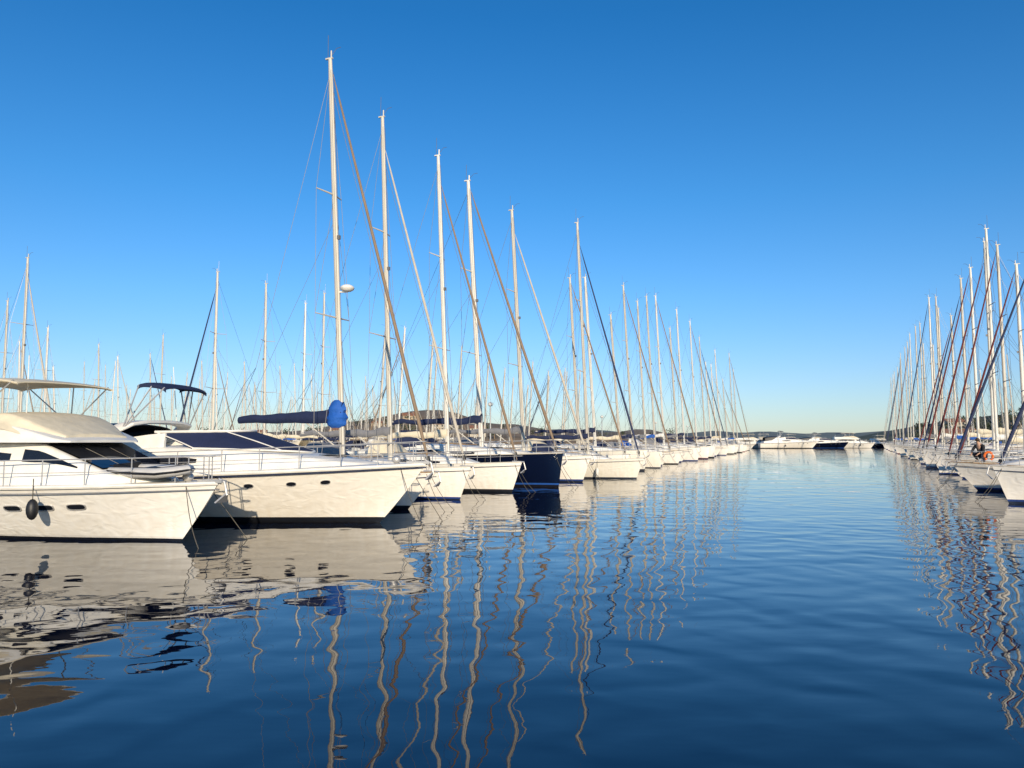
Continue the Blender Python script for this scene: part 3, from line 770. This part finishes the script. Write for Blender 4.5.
M_W1=mat('ochre_render',(.42,.33,.22),.9);M_W2=mat('cream_render',(.5,.44,.34),.9);M_TILE=mat('terracotta_tiles',(.30,.13,.07),.85,var=.3,bump=.05,bscale=4)
m=MB();m.box(-6,6,-4,4,-3,5.2); m.add([(-6,-4,5.2),(-6,4,5.2),(-6,0,7)],[(0,1,2)]);m.add([(6,-4,5.2),(6,4,5.2),(6,0,7)],[(0,2,1)])
HWm=m.mesh('wall',[M_W1],smooth=False)
m=MB()
for sd in (1,-1): m.loft([[(-6.5,sd*4.6,4.95),(6.5,sd*4.6,4.95),(6.5,sd*4.6,5.15),(-6.5,sd*4.6,5.15)],[(-6.5,0,7.03),(6.5,0,7.03),(6.5,0,7.23),(-6.5,0,7.23)]])
m.box(2,2.8,.5,1.3,6.3,8,0); HRf=m.mesh('roof',[M_TILE],smooth=False)
m=MB(); m.box(-.5,.5,-.06,.06,0,1.3); HWi=m.mesh('window',[M_GLASS],smooth=False)
m=MB(); m.box(-.6,.6,-.06,.06,0,2.2); HDo=m.mesh('door',[M_TEAK],smooth=False)
for i,(x,f) in enumerate(((256,.05),(272,.15),(285,.2),(306,.08),(330,.25),(352,.1),(-150,.1),(-120,.2),(-60,.12),(-95,.3),(-30,.1),(-220,.15),(300,.4))):
    if x>0: y=430+220*f; z=hR(x)*(.1+.8*min(1,f/.5))
    else: y=620+300*f; z=hLf(x)*(.1+.8*min(1,f/.5))
    e=root('house','low rendered house with terracotta tiled roof on shore','house','houses along the far shore',(x,y,z+1),random.uniform(-.5,.5),random.uniform(.8,1.3))
    obj('wall',HWm,e,over={0:random.choice([M_W1,M_W2])}); obj('roof',HRf,e); obj('door',HDo,e,(0,-4.03,0))
    for wx in (-4.2,-2.1,2.1,4.2):
        for wz in (.8,3.3): obj('window',HWi,e,(wx,-4.03,wz))
m=MB(); m.box(60,200,305,309,-1,1.2)
for i in range(70): 
    x=60+i*2; m.ell((x,304,.2+random.uniform(-.2,.3)),random.uniform(.8,1.4),1,random.uniform(.5,.9),7,4)
o=obj('quay',m.mesh('quay',[M_CONC])); o['kind']='structure'

# ------------------------------------------------------------ water
m=bpy.data.materials.new('harbour_water'); nt,b=nodes_of(m); N=nt.nodes;Lk=nt.links
b.inputs['Base Color'].default_value=(.0006,.004,.016,1); b.inputs['Roughness'].default_value=.008; b.inputs['IOR'].default_value=1.45
tc=N.new('ShaderNodeTexCoord')
def nz(scale,sx,sy,rot,detail=2,dist=0.0):
    mp=N.new('ShaderNodeMapping'); mp.inputs['Scale'].default_value=(sx,sy,1); mp.inputs['Rotation'].default_value=(0,0,rot)
    Lk.new(tc.outputs['Object'],mp.inputs['Vector']); n=N.new('ShaderNodeTexNoise'); n.inputs['Scale'].default_value=scale; n.inputs['Detail'].default_value=detail
    n.inputs['Distortion'].default_value=dist
    Lk.new(mp.outputs[0],n.inputs['Vector']); return n.outputs['Fac']
def mul(a,k):
    x=N.new('ShaderNodeMath'); x.operation='MULTIPLY'; Lk.new(a,x.inputs[0])
    if isinstance(k,float): x.inputs[1].default_value=k
    else: Lk.new(k,x.inputs[1])
    return x.outputs[0]
def addn(a,b_):
    x=N.new('ShaderNodeMath'); x.operation='ADD'; Lk.new(a,x.inputs[0]); Lk.new(b_,x.inputs[1]); return x.outputs[0]
patch=N.new('ShaderNodeMapRange'); patch.inputs['From Min'].default_value=.35;patch.inputs['From Max'].default_value=.65;patch.inputs['To Min'].default_value=.5;patch.inputs['To Max'].default_value=1.2
Lk.new(nz(.05,1,1.6,.2,3),patch.inputs['Value'])
h=addn(mul(nz(.5,.7,1.0,.15,0,.3),.022),addn(mul(mul(nz(1.6,.95,1.0,-.2,0,.3),.0165),patch.outputs[0]),mul(mul(nz(5.5,.6,1.2,.1,1),.0008),patch.outputs[0])))
bp=N.new('ShaderNodeBump'); bp.inputs['Strength'].default_value=1; bp.inputs['Distance'].default_value=1.0
Lk.new(h,bp.inputs['Height']); Lk.new(bp.outputs['Normal'],b.inputs['Normal'])
mm=MB(); mm.add([(-4000,-300,0),(4000,-300,0),(4000,6000,0),(-4000,6000,0)],[(0,1,2,3)])
o=obj('water',mm.mesh('water',[m],smooth=False)); o['kind']='structure'

# ------------------------------------------------------------ light, sky, camera
AZ=math.radians(171); EL=math.radians(15)
w=bpy.data.worlds.new('World'); S.world=w; w.use_nodes=True; nt=w.node_tree; N=nt.nodes
sk=N.new('ShaderNodeTexSky'); sk.sky_type='NISHITA'; sk.sun_disc=False; sk.sun_elevation=EL; sk.sun_rotation=AZ
sk.air_density=1.0; sk.dust_density=0.2; sk.ozone_density=1.5; sk.altitude=0
tc=N.new('ShaderNodeTexCoord'); sp=N.new('ShaderNodeSeparateXYZ'); nt.links.new(tc.outputs['Generated'],sp.inputs[0])
cr=N.new('ShaderNodeValToRGB'); nt.links.new(sp.outputs['Z'],cr.inputs['Fac'])
R_=cr.color_ramp
R_.elements[0].position=0; R_.elements[0].color=(.42,.51,.76,1)
R_.elements[1].position=.5; R_.elements[1].color=(.085,.46,.81,1)
for p,c_ in ((.08,(.37,.515,.79)),(.18,(.28,.54,.84)),(.3,(.18,.525,.85))):
    e=R_.elements.new(p); e.color=(*c_,1)
mx=N.new('ShaderNodeMixRGB'); mx.blend_type='MULTIPLY'; mx.inputs['Fac'].default_value=1
nt.links.new(sk.outputs[0],mx.inputs['Color1']); nt.links.new(cr.outputs[0],mx.inputs['Color2'])
nt.links.new(mx.outputs[0],N['Background'].inputs['Color']); N['Background'].inputs['Strength'].default_value=.19
sd=Vector((math.sin(AZ)*math.cos(EL),math.cos(AZ)*math.cos(EL),math.sin(EL)))
l=bpy.data.lights.new('sun','SUN'); l.energy=5.0; l.angle=math.radians(.5); l.color=(1,.85,.64)
lo=bpy.data.objects.new('sun',l); COL.objects.link(lo); lo.rotation_euler=sd.to_track_quat('Z','Y').to_euler(); lo.location=(0,-20,30)
c=bpy.data.cameras.new('camera'); co=bpy.data.objects.new('camera',c); COL.objects.link(co); S.camera=co
c.sensor_width=36; c.lens=F/1024*36; c.clip_start=.1; c.clip_end=9000
co.location=(0,0,CAMH); co.rotation_euler=(math.radians(90)+math.atan((HV-384)/F),0,0)
S.view_settings.view_transform='Standard'; S.view_settings.look='None'; S.view_settings.exposure=0
